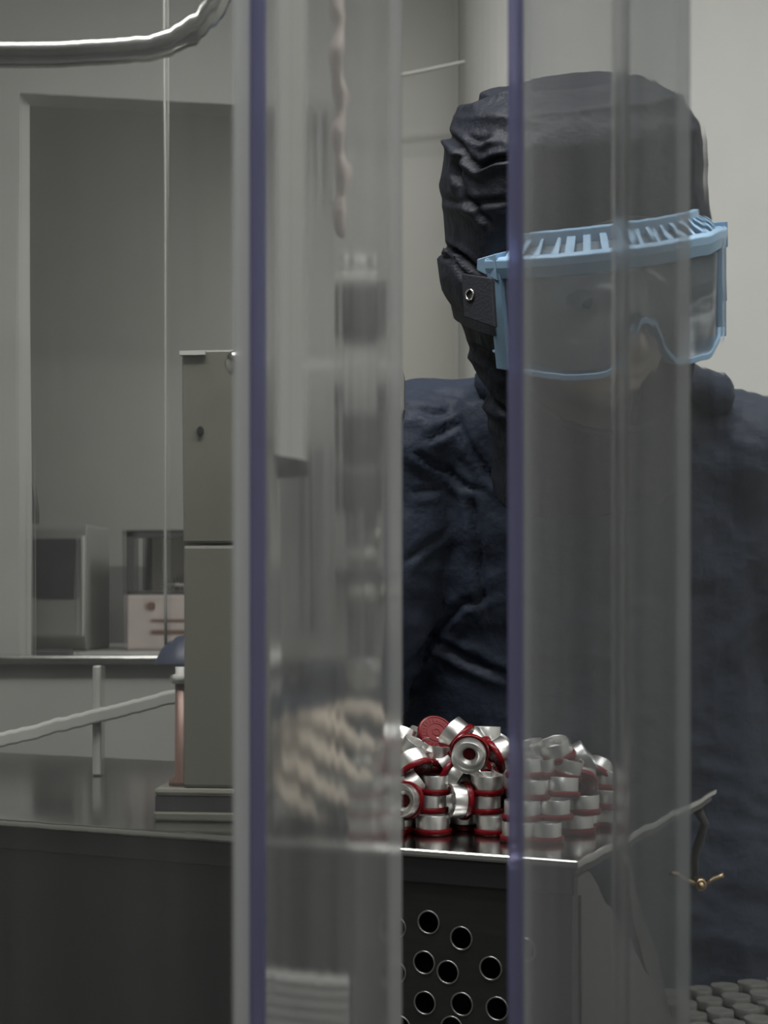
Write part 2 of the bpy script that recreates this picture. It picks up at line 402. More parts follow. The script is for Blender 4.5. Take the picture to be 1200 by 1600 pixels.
# perforated panel: grid with true round holes, cut by polar fill of every hole cell
holes_px = [(618, 1449), (670, 1441), (721, 1466), (618, 1519), (663, 1504), (700, 1519), (767, 1513), (664, 1567), (722, 1569), (777, 1576), (625, 1605), (706, 1606)]
def on_front(px, py, v=0.006):
    rx = (px - 600) / F; rz = (HOR - py) / F      # ray x=rx*y, z=CAMZ+rz*y
    # point C+U*u+V*v ; x = rx*y
    y = (C.y * 1.0); A0 = C + V * v
    u = (rx * A0.y - A0.x) / (U.x - rx * U.y); p = A0 + U * u
    return u, CAMZ + rz * p.y - ZT
holes = [on_front(px, py) for px, py in holes_px]
hr = 0.0080
# more of the same irregular pattern behind the strips and below the frame
k = 0
cand = [(u, z) for z in [-0.062 - 0.0285 * i for i in range(14)] for u in [0.012 + 0.0285 * j for j in range(7)]]
for u, z in cand:
    uu = u + random.uniform(-0.004, 0.004); zz = z + random.uniform(-0.004, 0.004)
    if 0.011 < uu < UH - 0.011 and all((uu - a) ** 2 + (zz - b) ** 2 > (2.9 * hr) ** 2 for a, b in holes): holes.append((uu, zz))
cu = bpy.data.curves.new('perf', 'CURVE'); cu.dimensions = '2D'; cu.fill_mode = 'BOTH'; cu.extrude = 0.0009
def spl(pts):
    s = cu.splines.new('POLY'); s.points.add(len(pts) - 1); s.use_cyclic_u = True
    for q, (x, y) in zip(s.points, pts): q.co = (x, y, 0, 1)
spl([(0.0, -0.0245), (0.0, -0.5), (UH, -0.5), (UH, -0.0245)])
for u, z in holes: spl([(u + hr * math.cos(2 * math.pi * k / 32), z + hr * math.sin(2 * math.pi * k / 32)) for k in range(32)])
co = bpy.data.objects.new('perf', cu); COL.objects.link(co)
dg = bpy.context.evaluated_depsgraph_get(); dg.update()
pm = bpy.data.meshes.new_from_object(co.evaluated_get(dg)); bpy.data.objects.remove(co)
bm = bmesh.new(); bm.from_mesh(pm)
for v in bm.verts: v.co = TM @ Vector((v.co.x, 0.0065 - v.co.z, v.co.y))
o = obj('perforated_panel', bm, M_perf, tb)
bm = bmesh.new()
for u, z in holes:
    lathe(bm, [(hr + 0.0006, 0.0), (hr + 0.0004, 0.0005), (hr - 0.0003, 0.0005), (hr - 0.0006, 0.0), (hr - 0.0003, -0.0022), (hr, -0.0022)], 28, TM @ Matrix.Translation((u, 0.0056, z)) @ Matrix.Rotation(math.pi / 2, 4, 'X'), closed=True)
obj('hole_rims', bm, mat('hole_rim_steel', (0.36, 0.36, 0.35), 0.3, 1.0), tb, True)
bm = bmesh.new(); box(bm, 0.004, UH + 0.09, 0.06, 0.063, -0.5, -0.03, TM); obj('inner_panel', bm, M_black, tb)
# side gusset that flares to the back
g = 0.29
bm = bmesh.new(); prism(bm, [T(0.002, 0.004, -0.012), T(0.002, 0.03, -0.012), T(0.002, g, -0.185), T(0.002, g, -0.5), T(0.002, 0.004, -0.5)], U * 0.003)
obj('side_gusset', bm, mat('gusset_steel', (0.13, 0.13, 0.128), 0.45, 0.4, var=0.08), tb)
bm = bmesh.new(); prism(bm, [T(0.03, 0.20, -0.03), T(0.03, 0.225, -0.03), T(0.03, 0.40, -0.21), T(0.03, 0.40, -0.26)], U * 0.003); obj('side_brace', bm, M_dark, tb)
# louvre slots low on the front
for i in range(9):
    z0 = -0.098 - 0.0078 * i
    bm = bmesh.new(); prism(bm, [T(UH + 0.006, 0.005, z0), T(UH + 0.006, -0.004 - 0.0022 * i, z0 - 0.003), T(UH + 0.006, -0.004 - 0.0022 * i, z0 - 0.0045), T(UH + 0.006, 0.005, z0 - 0.0055)], U * 0.070)
    obj('louvre', bm, M_walll, tb)
for (u, v) in ((0.17, 0.09), (0.17, VD - 0.02), (UL - 0.03, 0.03), (UL - 0.03, VD - 0.03)):
    bm = bmesh.new(); box(bm, u - 0.015, u + 0.015, v - 0.015, v + 0.015, -ZT, -0.006, TM); obj('leg', bm, M_dark, tb)

# wing nut on a bracket at the table side
q = P(1092, 1382, 1.40)
bm = bmesh.new()
bk = empty('clamp_bracket', (0, 0, 0), 'dark clamp arm with brass wing nut at the right side of the worktable', 'clamp')
a = T(0.014, 0.40, -0.0115)
tube(bm, [a, a + Vector((0.01, -0.004, -0.016)), (q + Vector((0, 0.03, 0.02))), q + Vector((0, 0.03, 0))], 0.005, 10); obj('arm', bm, M_rubber, bk, True)
bm = bmesh.new(); tube(bm, [q + Vector((0, 0.034, 0)), q + Vector((0, -0.008, 0))], 0.0028, 12); obj('stud', bm, M_brass, bk, True)
bm = bmesh.new()
lathe(bm, [(0.0028, -0.006), (0.0065, -0.006), (0.0055, 0.004), (0.0028, 0.004)], 20, Matrix.Translation(q) @ Matrix.Rotation(math.pi / 2, 4, 'X'), closed=True)
for s, hh in ((-1, 0.011), (1, 0.009)):
    pr = []
    pts = [q + Vector((s * 0.004, 0, 0)), q + Vector((s * 0.012, 0.0, hh * 0.35)), q + Vector((s * 0.019, 0, hh * 0.8)), q + Vector((s * 0.024, 0, hh))]
    tube(bm, pts, [0.0022, 0.002, 0.0021, 0.0028], 10)
obj('wing_nut', bm, M_brass, bk, True)

# guide rail over the deck at the left
gr = empty('guide_rail', (0, 0, 0), 'pale plastic guide rail with upright post above the deck at left', 'rail')
a = P(-60, 1172, 1.50); b = P(285, 1086, 1.56)
bm = bmesh.new(); dirn = (b - a).normalized(); prism(bm, [a + Vector((0, 0, -0.007)), a + Vector((0, 0, 0.006)), a + Vector((0, 0.006, 0.008)), a + Vector((0, 0.012, 0.006)), a + Vector((0, 0.012, -0.007))], b - a)
obj('bar', bm, M_walll, gr, bevel=0.002)
q = P(152, 1110, 1.545)
bm = bmesh.new(); box(bm, q.x - 0.004, q.x + 0.004, 1.545, 1.557, ZT, P(0, 1040, 1.545).z); obj('post', bm, M_walll, gr, bevel=0.002)

# ------------------------------------------------------------------ capping machine
mc = empty('capping_machine', (0, 0, 0), 'grey enamelled capping machine with steel spindle behind the curtain strips', 'machine')
cx0, cx1, dy = P(291, 0, 1.225).x, P(399, 0, 1.225).x, 1.225
zt = P(0, 546, 1.225).z
rot = Matrix.Translation(((cx0 + cx1) / 2, dy + 0.04, 0)) @ Matrix.Rotation(math.radians(-6), 4, 'Z')
w = (cx1 - cx0) / 2
zseam = P(0, 850, 1.225).z; zb0 = P(0, 1232, 1.225).z
bm = bmesh.new(); box(bm, -w, w, -0.04, 0.04, zb0, zseam - 0.0006, rot); obj('lower_column', bm, M_mach, mc, bevel=0.003)
bm = bmesh.new()
prof = [(-w, zseam + 0.0006)] + [(-w, zt - 0.008)] + [(-w + 0.008 - 0.008 * math.cos(a * math.pi / 10), zt - 0.008 + 0.008 * math.sin(a * math.pi / 10)) for a in range(1, 6)] + [(w, zt), (w, zseam + 0.0006)]
prism(bm, [rot @ Vector((x, -0.04, z)) for x, z in prof], rot.to_3x3() @ Vector((0, 0.08, 0))); obj('upper_column', bm, M_mach, mc, bevel=0.002)
bm = bmesh.new(); box(bm, -w - 0.001, -w + 0.02, -0.043, -0.036, zt - 0.0045, zt - 0.001, rot); obj('clip_highlight', bm, M_white, mc)  # white colour stands in for the highlight along the column's top edge
q = P(300, 667, 1.18); bm = bmesh.new(); lathe(bm, [(0, 0), (0.004, 0), (0.0035, 0.002), (0, 0.0022)], 16, Matrix.Translation((q.x, dy + 0.0015, q.z + 0.002)) @ Matrix.Rotation(math.pi / 2, 4, 'X')); obj('plug', bm, M_dark, mc)
# chrome knob
q = P(374, 572, 1.192)
bm = bmesh.new(); lathe(bm, [(0, 0.0), (0.005, 0.0), (0.0090, 0.006), (0.0105, 0.013), (0.0085, 0.018), (0, 0.0195)], 28, Matrix.Translation((q.x, 1.192, q.z)) @ Matrix.Rotation(math.pi / 2, 4, 'X') ); obj('knob', bm, M_chrome, mc, True)
# base foot with gasket
def foot(z0, z1, e): 
    b_ = bmesh.new(); box(b_, -w - 0.022 + e, w + 0.006 - e, -0.043 + e, 0.05, z0, z1, rot); return b_
za = P(0, 1254, 1.19).z; zbk = P(0, 1278, 1.19).z
obj('base_block', foot(za, zb0, 0), M_mach, mc, bevel=0.003)
obj('gasket', foot(zbk, za, 0.001), M_rubber, mc)
obj('base_plate', foot(ZT, zbk, 0), M_mach, mc, bevel=0.002)
# small copper rod with cone cap left of the column
q = P(283, 0, 1.245)
bm = bmesh.new(); lathe(bm, [(0, zb0), (0.0085, zb0), (0.0085, zb0 + 0.004), (0.0055, zb0 + 0.008), (0.0055, P(0, 1068, 1.245).z), (0, P(0, 1068, 1.245).z)], 24, Matrix.Translation((q.x, 1.245, 0))); obj('piston_rod', bm, M_brown, mc, True)
z0 = P(0, 1068, 1.245).z; z1 = P(0, 1042, 1.245).z
bm = bmesh.new(); lathe(bm, [(0, z0), (0.0075, z0), (0.0075, z0 + 0.007), (0.005, z0 + 0.008), (0.005, z1), (0, z1)], 24, Matrix.Translation((q.x, 1.245, 0))); obj('rod_collar', bm, M_white, mc, True)
q2 = P(288, 0, 1.31); zc0 = P(0, 1040, 1.31).z; zc1 = P(0, 992, 1.31).z
bm = bmesh.new(); lathe(bm, [(0, zc0), (0.030, zc0), (0.030, zc0 + 0.002), (0.022, zc0 + 0.012), (0.012, zc1 - 0.003), (0.004, zc1), (0, zc1)], 32, Matrix.Translation((q2.x, 1.335, 0))); obj('cone_cap', bm, M_navyp, mc, True)
bm = bmesh.new(); tube(bm, [(q2.x, 1.335, zc0 + 0.002), (q2.x, 1.335, zb0 - 0.02), (q2.x + 0.02, 1.29, zb0 - 0.02)], 0.005, 12); obj('cone_stem', bm, M_dark, mc, True)
# gear housing bridging to the right
hx0 = P(436, 0, 1.34).x; hx1 = P(633, 0, 1.34).x; hz1 = P(0, 566, 1.34).z; hz0 = P(0, 1036, 1.34).z
bm = bmesh.new()
prof = [(hx0, hz0), (hx0, hz1)] + [(hx1 - 0.011 + 0.011 * math.sin(a * math.pi / 16), hz1 - 0.016 + 0.016 * math.cos(a * math.pi / 16)) for a in range(0, 9)] + [(hx1, P(0, 640, 1.34).z), (hx1 - 0.006, P(0, 660, 1.34).z), (hx1 - 0.006, P(0, 980, 1.34).z), (hx1 - 0.02, hz0)]
prism(bm, [Vector((x, 1.34, z)) for x, z in prof], (0, 0.07, 0)); obj('gear_housing', bm, M_machg, mc, bevel=0.003)
bm = bmesh.new(); box(bm, cx1 - 0.02, hx0 + 0.01, 1.30, 1.38, P(0, 700, 1.34).z, P(0, 600, 1.34).z); obj('bridge_arm', bm, M_machg, mc, bevel=0.003)
# slot in the housing face
bm = bmesh.new(); a = P(484, 0, 1.338).x; b = P(496, 0, 1.338).x; box(bm, a, b, 1.336, 1.3415, P(0, 985, 1.338).z, P(0, 700, 1.338).z); obj('slot', bm, M_dark, mc)
# spindle assembly in front of the housing
sx = P(566, 0, 1.27).x; sy = 1.27
def zz(py): return P(0, py, sy).z
TS = Matrix.Translation((sx, sy, 0))
def part(name, prof, m, seg=32): 
    b_ = bmesh.new(); lathe(b_, [(r, zz(py)) for r, py in prof], seg, TS); return obj(name, b_, m, mc, True, bevel=0.0006)
part('spindle_collar', [(0, 404), (0.0115, 404), (0.0115, 430), (0, 430)], M_alu)
part('spindle_flange', [(0, 430), (0.020, 431), (0.021, 440), (0.021, 452), (0, 452)], M_machg)
part('spindle_motor', [(0, 452), (0.0205, 453), (0.0205, 524), (0.019, 530), (0, 530)], M_dark)
part('spindle_sleeve', [(0, 530), (0.0145, 530), (0.0145, 650), (0, 650)], M_machg)
part('spindle_body', [(0, 650), (0.021, 652), (0.021, 700), (0.0185, 705), (0.0185, 735), (0.021, 738), (0.021, 800), (0, 800)], M_dark)
part('spindle_shaft', [(0, 800), (0.008, 800), (0.008, 1030), (0, 1030)], M_dark)
part('crimp_head', [(0, 1030), (0.017, 1031), (0.018, 1050), (0.013, 1056), (0.013, 1076), (0, 1076)], M_steel)
for px, py, r in ((583, 842, 0.0075), (566, 872, 0.008), (565, 932, 0.0085), (604, 930, 0.0075)):
    q = P(px, py, 1.245); b_ = bmesh.new()
    lathe(b_, [(0, -0.012), (r * 0.5, -0.012), (r, -0.006), (r * 1.05, 0.004), (r * 0.7, 0.009), (0, 0.010)], 20, Matrix.Translation(q) @ Matrix.Rotation(math.radians(62), 4, 'X') @ Matrix.Rotation(math.radians(25), 4, 'Y'))
    obj('thumb_screw', b_, M_mach, mc, True)
for a, b in ((890, 905), (600, 625)):
    bm = bmesh.new(); box(bm, sx - 0.024, sx + 0.024, sy + 0.0, 1.345, zz(a), zz(b)); obj('spindle_bracket', bm, M_dark, mc, bevel=0.001)
# pinkish twisted rod above
bm = bmesh.new(); pts = []; n = 40
yr = 0.775; za, zb_ = P(524, 12, yr).z, P(533, 372, yr).z
for i in range(n + 1):
    t = i / n; pts.append(Vector((P(526 + 9 * t, 0, yr).x + 0.0010 * math.sin(t * 19), yr + 0.001 * math.cos(t * 15), za + (zb_ - za) * t)))
pts = [Vector((pts[0].x, yr, ZC))] + pts
tube(bm, pts, [0.0036 + 0.0006 * math.sin(i * 0.9) for i in range(n + 1)] + [0.0015], 14)
tag(obj('twisted_rod', bm, M_pink, None, True), 'pinkish shiny twisted metal rod hanging behind the blurred middle strip', 'rod')
# white pipe with black coupling
vx = P(452, 0, 0.785).x
wp = empty('white_drop_pipe', (vx, 0.785, ZC), 'white vertical pipe ending in a black coupling left of the spindle', 'pipe')
bm = bmesh.new(); tube(bm, [(0, 0, 0), (0, 0, P(0, 712, 0.785).z - ZC)], 0.0075, 24); obj('pipe', bm, M_pipe, wp, True)
bm = bmesh.new(); z0 = P(0, 712, 0.785).z - ZC; tube(bm, [(0, 0, z0 + 0.001), (0.001, 0, z0 - 0.011)], [0.0088, 0.0086], 24); obj('coupling', bm, M_rubber, wp, True)

# ------------------------------------------------------------------ the worker
wk = empty('person', (0.21, 1.80, 0.0), 'person in navy hooded coverall and blue goggles standing behind the worktable', 'person')
wk_inv = Matrix.Translation((-0.21, -1.80, 0))
HO = Vector((0.172, 1.30, 1.547))
HM = Matrix.Translation(HO) @ Matrix.Rotation(math.radians(16), 4, 'Z') @ Matrix.Rotation(math.radians(18), 4, 'X') @ Matrix.Rotation(math.radians(-11), 4, 'Y')

def gs(x, y, z, cx, cy, cz, sx, sy, sz): return math.exp(-((x - cx) / sx) ** 2 - ((y - cy) / sy) ** 2 - ((z - cz) / sz) ** 2)
def head_bm(bm):
    nu, nv = 96, 80; rows = []
    for j in range(nv + 1):
        th = math.pi * j / nv; z0 = math.cos(th); r0 = math.sin(th); row = []
        for i in range(nu):
            ph = 2 * math.pi * i / nu; x0 = r0 * math.sin(ph); y0 = -r0 * math.cos(ph)
            x = 0.074 * x0; z = (0.112 if z0 > 0 else 0.104) * z0 - 0.002; y = (0.088 if y0 < 0 else 0.100) * y0
            if z < 0:                                     # jaw narrows, chin forward
                k = min(1, -z / 0.115); x *= 1 - 0.30 * k ** 1.6; 
                if y0 < 0: y *= 1 - 0.03 * k
                else: y *= 1 - 0.45 * k
            if y0 < 0.1:
                f = max(0, -y0)
                dy = 0
                dy -= 0.023 * gs(x, 0, z, 0, 0, -0.036, 0.013, 1, 0.016)       # nose tip
                dy -= 0.012 * gs(x, 0, z, 0, 0, -0.012, 0.009, 1, 0.022)       # bridge
                for s in (-1, 1):
                    dy -= 0.008 * gs(x, 0, z, s * 0.013, 0, -0.041, 0.008, 1, 0.008)
                    dy += 0.013 * gs(x, 0, z, s * 0.031, 0, 0.002, 0.018, 1, 0.012)  # eye sockets
                    dy -= 0.006 * gs(x, 0, z, s * 0.028, 0, 0.022, 0.022, 1, 0.007)  # brow
                    dy -= 0.005 * gs(x, 0, z, s * 0.042, 0, -0.028, 0.018, 1, 0.018)  # cheekbones
                    dy += 0.004 * gs(x, 0, z, s * 0.030, 0, -0.055, 0.008, 1, 0.02)   # nasolabial
                dy -= 0.008 * gs(x, 0, z, 0, 0, -0.064, 0.022, 1, 0.006)       # upper lip
                dy += 0.007 * gs(x, 0, z, 0, 0, -0.071, 0.024, 1, 0.0028)      # mouth line
                dy -= 0.009 * gs(x, 0, z, 0, 0, -0.078, 0.019, 1, 0.006)       # lower lip
                dy += 0.004 * gs(x, 0, z, 0, 0, -0.089, 0.02, 1, 0.005)
                dy -= 0.012 * gs(x, 0, z, 0, 0, -0.103, 0.022, 1, 0.014)       # chin
                y += dy * min(1, f * 1.8)
            row.append(bm.verts.new(HM @ Vector((x, y, z))))
        rows.append(row)
    for a, b in zip(rows, rows[1:]):
        for i in range(nu): bm.faces.new((a[i], b[i], b[(i + 1) % nu], a[(i + 1) % nu]))
    bmesh.ops.remove_doubles(bm, verts=rows[0] + rows[-1], dist=1e-5)
    for s in (-1, 1): ell(bm, HM @ Vector((s * 0.075, 0.008, -0.012)), 0.009, 0.018, 0.03, u=16, v=10)   # ears

cx = 0.21
tors = [  # z, cx, cy, rx, ry
    (0.80, cx + 0.02, 1.765, 0.228, 0.115), (0.95, cx + 0.02, 1.745, 0.224, 0.113), (1.08, cx + 0.015, 1.725, 0.215, 0.108), (1.2, cx, 1.700, 0.190, 0.113),
    (1.32, cx, 1.665, 0.186, 0.118), (1.41, cx, 1.615, 0.182, 0.105), (1.46, cx, 1.58, 0.150, 0.085), (1.485, cx, 1.56, 0.10, 0.065), (1.50, cx, 1.55, 0.06, 0.05)]
def torso(bm, grow=0.0, top=None):
    rr = []
    for z, a, b, rx, ry in tors:
        rr.append([Vector((a + (rx + grow) * math.copysign(abs(math.cos(t)) ** 0.85, math.cos(t)), b + (ry + grow) * math.copysign(abs(math.sin(t)) ** 0.85, math.sin(t)), z + (grow if z > 1.4 else 0))) for t in [2 * math.pi * k / 40 for k in range(40)]])
    loft(bm, rr)
# limb joints
SL, EL, WL = Vector((0.040, 1.590, 1.440)), Vector((-0.030, 1.610, 1.185)), Vector((-0.076, 1.318, 1.161))
SR, ER, WR = Vector((0.365, 1.590, 1.432)), Vector((0.452, 1.76, 1.11)), Vector((0.34, 1.895, 1.00))
HL, KL, AL = Vector((0.12, 1.77, 0.86)), Vector((0.115, 1.76, 0.47)), Vector((0.11, 1.80, 0.08))
HR_, KR, AR = Vector((0.31, 1.77, 0.86)), Vector((0.310, 1.76, 0.47)), Vector((0.31, 1.80, 0.08))
def hand(bm, Wp, fwd, up, pal, curl=0.5, right=1):
    """wrist, finger direction, thumb-side direction, palm-facing direction"""
    fwd = fwd.normalized(); up = (up - fwd * up.dot(fwd)).normalized(); pal = (pal - fwd * pal.dot(fwd) - up * pal.dot(up)).normalized()
    kn = [Wp + fwd * l + up * u for l, u in ((0.086, 0.030), (0.090, 0.010), (0.086, -0.010), (0.078, -0.029))]
    for k in kn: cap_tube(bm, Wp + fwd * 0.012 + up * ((k - Wp).dot(up) * 0.55), k, 0.014, 0.0105)
    cap_tube(bm, kn[0], kn[3], 0.010, 0.009); cap_tube(bm, Wp + fwd * 0.05 + up * 0.02, Wp + fwd * 0.05 - up * 0.02, 0.014, 0.013)
    lens = ((0.040, 0.024, 0.019), (0.044, 0.027, 0.020), (0.041, 0.025, 0.019), (0.032, 0.019, 0.017))
    for j, (k, ls) in enumerate(zip(kn, lens)):
        p = k; an = curl * 0.5; r = 0.0093 - 0.0008 * (j == 3)
        for i, l in enumerate(ls):
            dv = fwd * math.cos(an) + pal * math.sin(an) + up * (0.05 - 0.035 * j)
            q = p + dv.normalized() * l; cap_tube(bm, p, q, r, r * 0.9); p = q; r *= 0.9; an += curl * 0.75
    p = Wp + fwd * 0.028 + up * 0.022 + pal * 0.006
    d1 = (fwd * 0.72 + up * 0.62 + pal * 0.35).normalized(); q = p + d1 * 0.040; cap_tube(bm, p, q, 0.0135, 0.0108)
    d2 = (fwd * 0.92 + up * 0.25 + pal * 0.4).normalized(); q2 = q + d2 * 0.032; cap_tube(bm, q, q2, 0.0105, 0.0095)
    d3 = (fwd * 0.95 + up * 0.05 + pal * 0.45).normalized(); cap_tube(bm, q2, q2 + d3 * 0.024, 0.0095, 0.0078)
bm = bmesh.new()
head_bm(bm)
cap_tube(bm, HM @ Vector((0, 0.03, -0.06)), (cx, 1.56, 1.45), 0.052, 0.058)
torso(bm, -0.012)
for a, b, c in ((SL, EL, WL), (SR, ER, WR)): cap_tube(bm, a, b, 0.050, 0.038); cap_tube(bm, b, c, 0.038, 0.024)
for a, b, c in ((HL, KL, AL), (HR_, KR, AR)):
    cap_tube(bm, a, b, 0.080, 0.055); cap_tube(bm, b, c, 0.052, 0.036); cap_tube(bm, c + Vector((0, 0.02, -0.03)), c + Vector((0, -0.12, -0.05)), 0.036, 0.026)
hand(bm, WL, Vector((0.16, -1, -0.07)), Vector((0.45, 0, 0.89)), Vector((0.89, 0, -0.45)), 0.35)
hand(bm, WR, Vector((-1, 0, -0.15)), Vector((0, 0, 1)), Vector((0, -1, 0)), 0.5)
for v in bm.verts: v.co = wk_inv @ v.co
body = obj('body', bm, M_skin, wk, True); bake(body, 0.0028, 3)
for p in body.data.polygons: p.use_smooth = True
if not body.data.materials: body.data.materials.append(M_skin)
body.data.materials.append(M_glove)
for p in body.data.polygons:
    if p.center.z < 1.28: p.material_index = 1

# eyes under the goggles
for s in (-1, 1):
    bm = bmesh.new(); ell(bm, wk_inv @ (HM @ Vector((s * 0.031, -0.0655, 0.001))), 0.0115, 0.0115, 0.0115, u=20, v=14)
    e = obj('eye', bm, mat('eye_white', (0.45, 0.43, 0.40), 0.2), wk, True)
    bm = bmesh.new(); ell(bm, wk_inv @ (HM @ Vector((s * 0.031 + 0.001, -0.0752, 0.0))), 0.0052, 0.0032, 0.0052, u=16, v=10); obj('iris', bm, M_strap, e, True)
    bm = bmesh.new(); tube(bm, [wk_inv @ (HM @ Vector((s * (0.031 + 0.02 * k), -0.0835 + 0.010 * abs(k) ** 1.5 + 0.002, 0.0225 + 0.003 * (1 - k * k)))) for k in (-0.9, -0.5, 0, 0.5, 1.0)], [0.0012, 0.0026, 0.003, 0.0026, 0.001], 8)
    obj('eyebrow', bm, M_strap, wk, True)

def ridged(p, f, seed=0.0):
    v = mn.noise(Vector((p.x * f + seed, p.y * f - seed, p.z * f + 2 * seed)))
    return 1 - abs(v) * 2
def seg_dist(p, poly):
    best = 1e9; side = 0; tt = 0
    n = len(poly) - 1
    for i, (a, b) in enumerate(zip(poly, poly[1:])):
        dx, dy = b[0] - a[0], b[1] - a[1]; L2 = dx * dx + dy * dy
        t = max(0, min(1, ((p[0] - a[0]) * dx + (p[1] - a[1]) * dy) / L2))
        qx, qy = a[0] + dx * t, a[1] + dy * t
        ds = math.hypot(p[0] - qx, p[1] - qy)
        if ds < best: best = ds; side = dx * (p[1] - qy) - dy * (p[0] - qx); tt = (i + t) / n
    return best, (1 if side > 0 else -1), tt

def normals(me): return [v.normal.copy() for v in me.vertices]

def creases(me, folds, off, ymax):
    """press creases into the cloth facing the room; fold = (polyline in mm over the front view, depth, width)"""
    nn = normals(me)
    for v, vn in zip(me.vertices, nn):
        w = v.co + off
        if w.y > ymax: continue
        px = 600 + F * w.x / w.y; py = HOR - F * (w.z - CAMZ) / w.y
        dsp = 0
        for poly, dep, wid in folds:
            x0 = min(p[0] for p in poly) - 40; x1 = max(p[0] for p in poly) + 40; y0 = min(p[1] for p in poly) - 40; y1 = max(p[1] for p in poly) + 40
            if not (x0 < px < x1 and y0 < py < y1): continue
            ds, sd, tt = seg_dist((px, py), poly)
            if ds < wid * 5:
                fade = min(1, tt * 6 + 0.15, (1 - tt) * 6 + 0.15)
                dsp += fade * dep * (-math.exp(-(ds / wid) ** 2) + (0.9 * math.exp(-((ds - wid * 1.7) / (wid * 1.2)) ** 2) if sd > 0 else 0.35 * math.exp(-((ds - wid * 1.7) / (wid * 1.2)) ** 2)))
        if dsp: v.co += vn * dsp

# coverall
bm = bmesh.new()
torso(bm, 0.012)
ell(bm, (SL.x, SL.y, SL.z + 0.004), 0.072, 0.075, 0.062); ell(bm, (SR.x, SR.y, SR.z + 0.004), 0.072, 0.075, 0.062)
cap_tube(bm, (cx - 0.10, 1.57, 1.466), (SL.x, SL.y, SL.z + 0.008), 0.045, 0.056); cap_tube(bm, (cx + 0.10, 1.57, 1.466), (SR.x, SR.y, SR.z + 0.008), 0.045, 0.056)
cap_tube(bm, SL, EL, 0.066, 0.055); cap_tube(bm, EL, WL + Vector((0, 0.03, 0)), 0.055, 0.038)
cap_tube(bm, SR, ER, 0.066, 0.056); cap_tube(bm, ER, WR + (ER - WR) * 0.12, 0.055, 0.038)
for a, b, c in ((HL, KL, AL), (HR_, KR, AR)): cap_tube(bm, a, b, 0.098, 0.075); cap_tube(bm, b, c + Vector((0, 0, 0.05)), 0.075, 0.062)
for v in bm.verts: v.co = wk_inv @ v.co
cov = obj('coverall', bm, M_cloth, wk, True); bake(cov, 0.005, 5)
me = cov.data
OFF = Vector((0.21, 1.80, 0))
for v, vn in zip(me.vertices, normals(me)):
    w = v.co + OFF
    n1 = ridged(Vector((w.x * 0.8 + w.z * 0.35, w.y, w.z * 1.25)), 9.0, 3.1); n2 = ridged(Vector((w.x + w.z * 0.6, w.y, w.z * 1.5)), 21.0, 7.7); n3 = mn.noise(w * 5)
    v.co += vn * (0.006 * (n1 - 0.5) + 0.003 * (n2 - 0.5) + 0.006 * n3)
me.update()
folds = [([(640, 700), (662, 718), (700, 735), (722, 758), (752, 768)], 0.005, 6), ([(735, 770), (742, 810), (750, 880), (755, 960)], 0.006, 7),
         ([(632, 880), (668, 850), (700, 832)], 0.003, 6), ([(645, 1040), (680, 990), (720, 945), (770, 930)], 0.005, 7),
         ([(676, 998), (720, 1025), (762, 1045), (800, 1060)], 0.007, 7), ([(636, 1045), (655, 1030), (676, 1000)], 0.004, 6),
         ([(650, 640), (680, 650), (715, 640)], 0.004, 6), ([(660, 690), (700, 672), (720, 660)], 0.004, 6), ([(640, 770), (690, 765)], 0.003, 6),
         ([(712, 655), (735, 700), (765, 745), (800, 775)], 0.005, 6), ([(670, 610), (740, 622)], 0.004, 5)]
creases(me, folds, OFF, 1.78)
for p in me.polygons: p.use_smooth = True
# hem line stitched across the waist and boots
for s, A in ((-1, AL), (1, AR)):
    bm = bmesh.new(); cap_tube(bm, A + Vector((0, 0.03, 0.06)), A + Vector((0, 0.02, -0.025)), 0.05, 0.054); cap_tube(bm, A + Vector((0, 0.03, -0.03)), A + Vector((0, -0.14, -0.042)), 0.048, 0.036)
    for v in bm.verts: v.co = wk_inv @ v.co; v.co.z = max(v.co.z, 0.0)
    o = obj('boot', bm, M_boot, wk, True)

# hood
HT = [(-0.185, 0.080, 0.088, 0.035), (-0.15, 0.078, 0.086, 0.030), (-0.11, 0.081, 0.090, 0.024), (-0.07, 0.090, 0.095, 0.022), (-0.03, 0.099, 0.099, 0.022), (0.0, 0.105, 0.101, 0.022), (0.05, 0.108, 0.102, 0.022),
      (0.09, 0.108, 0.106, 0.020), (0.120, 0.104, 0.106, 0.02), (0.146, 0.092, 0.093, 0.022), (0.162, 0.068, 0.068, 0.024), (0.170, 0.03, 0.03, 0.024), (0.172, 0.004, 0.004, 0.024)]
def hood_pt(ph, z, grow=0.0):
    rx, ry, cy_ = interp(HT, z); e = 0.86
    c, s = math.sin(ph), -math.cos(ph)
    return Vector(((rx + grow) * math.copysign(abs(c) ** e, c), cy_ + (ry + grow) * math.copysign(abs(s) ** e, s), z))
bm = bmesh.new(); nu, nv = 220, 190; rows = []
zl = [-0.185 + (0.172 + 0.185) * (1 - (1 - j / nv) ** 1.35) for j in range(nv + 1)]
for z in zl: rows.append([bm.verts.new(hood_pt(2 * math.pi * i / nu, z)) for i in range(nu)])
def open_face(p): return p.y < 0.0 and (p.x / 0.081) ** 2 + ((p.z + 0.040) / (0.100 if p.z > -0.04 else 0.072)) ** 2 < 1
for a, b in zip(rows, rows[1:]):
    for i in range(nu):
        q = (a[i], a[(i + 1) % nu], b[(i + 1) % nu], b[i]); c = sum((v.co for v in q), Vector()) / 4
        if not open_face(c): bm.faces.new(q)
bm.faces.new(rows[-1])
bmesh.ops.delete(bm, geom=[v for v in bm.verts if not v.link_faces], context='VERTS')
hood = obj('hood', bm, M_hood, wk, True)
me = hood.data
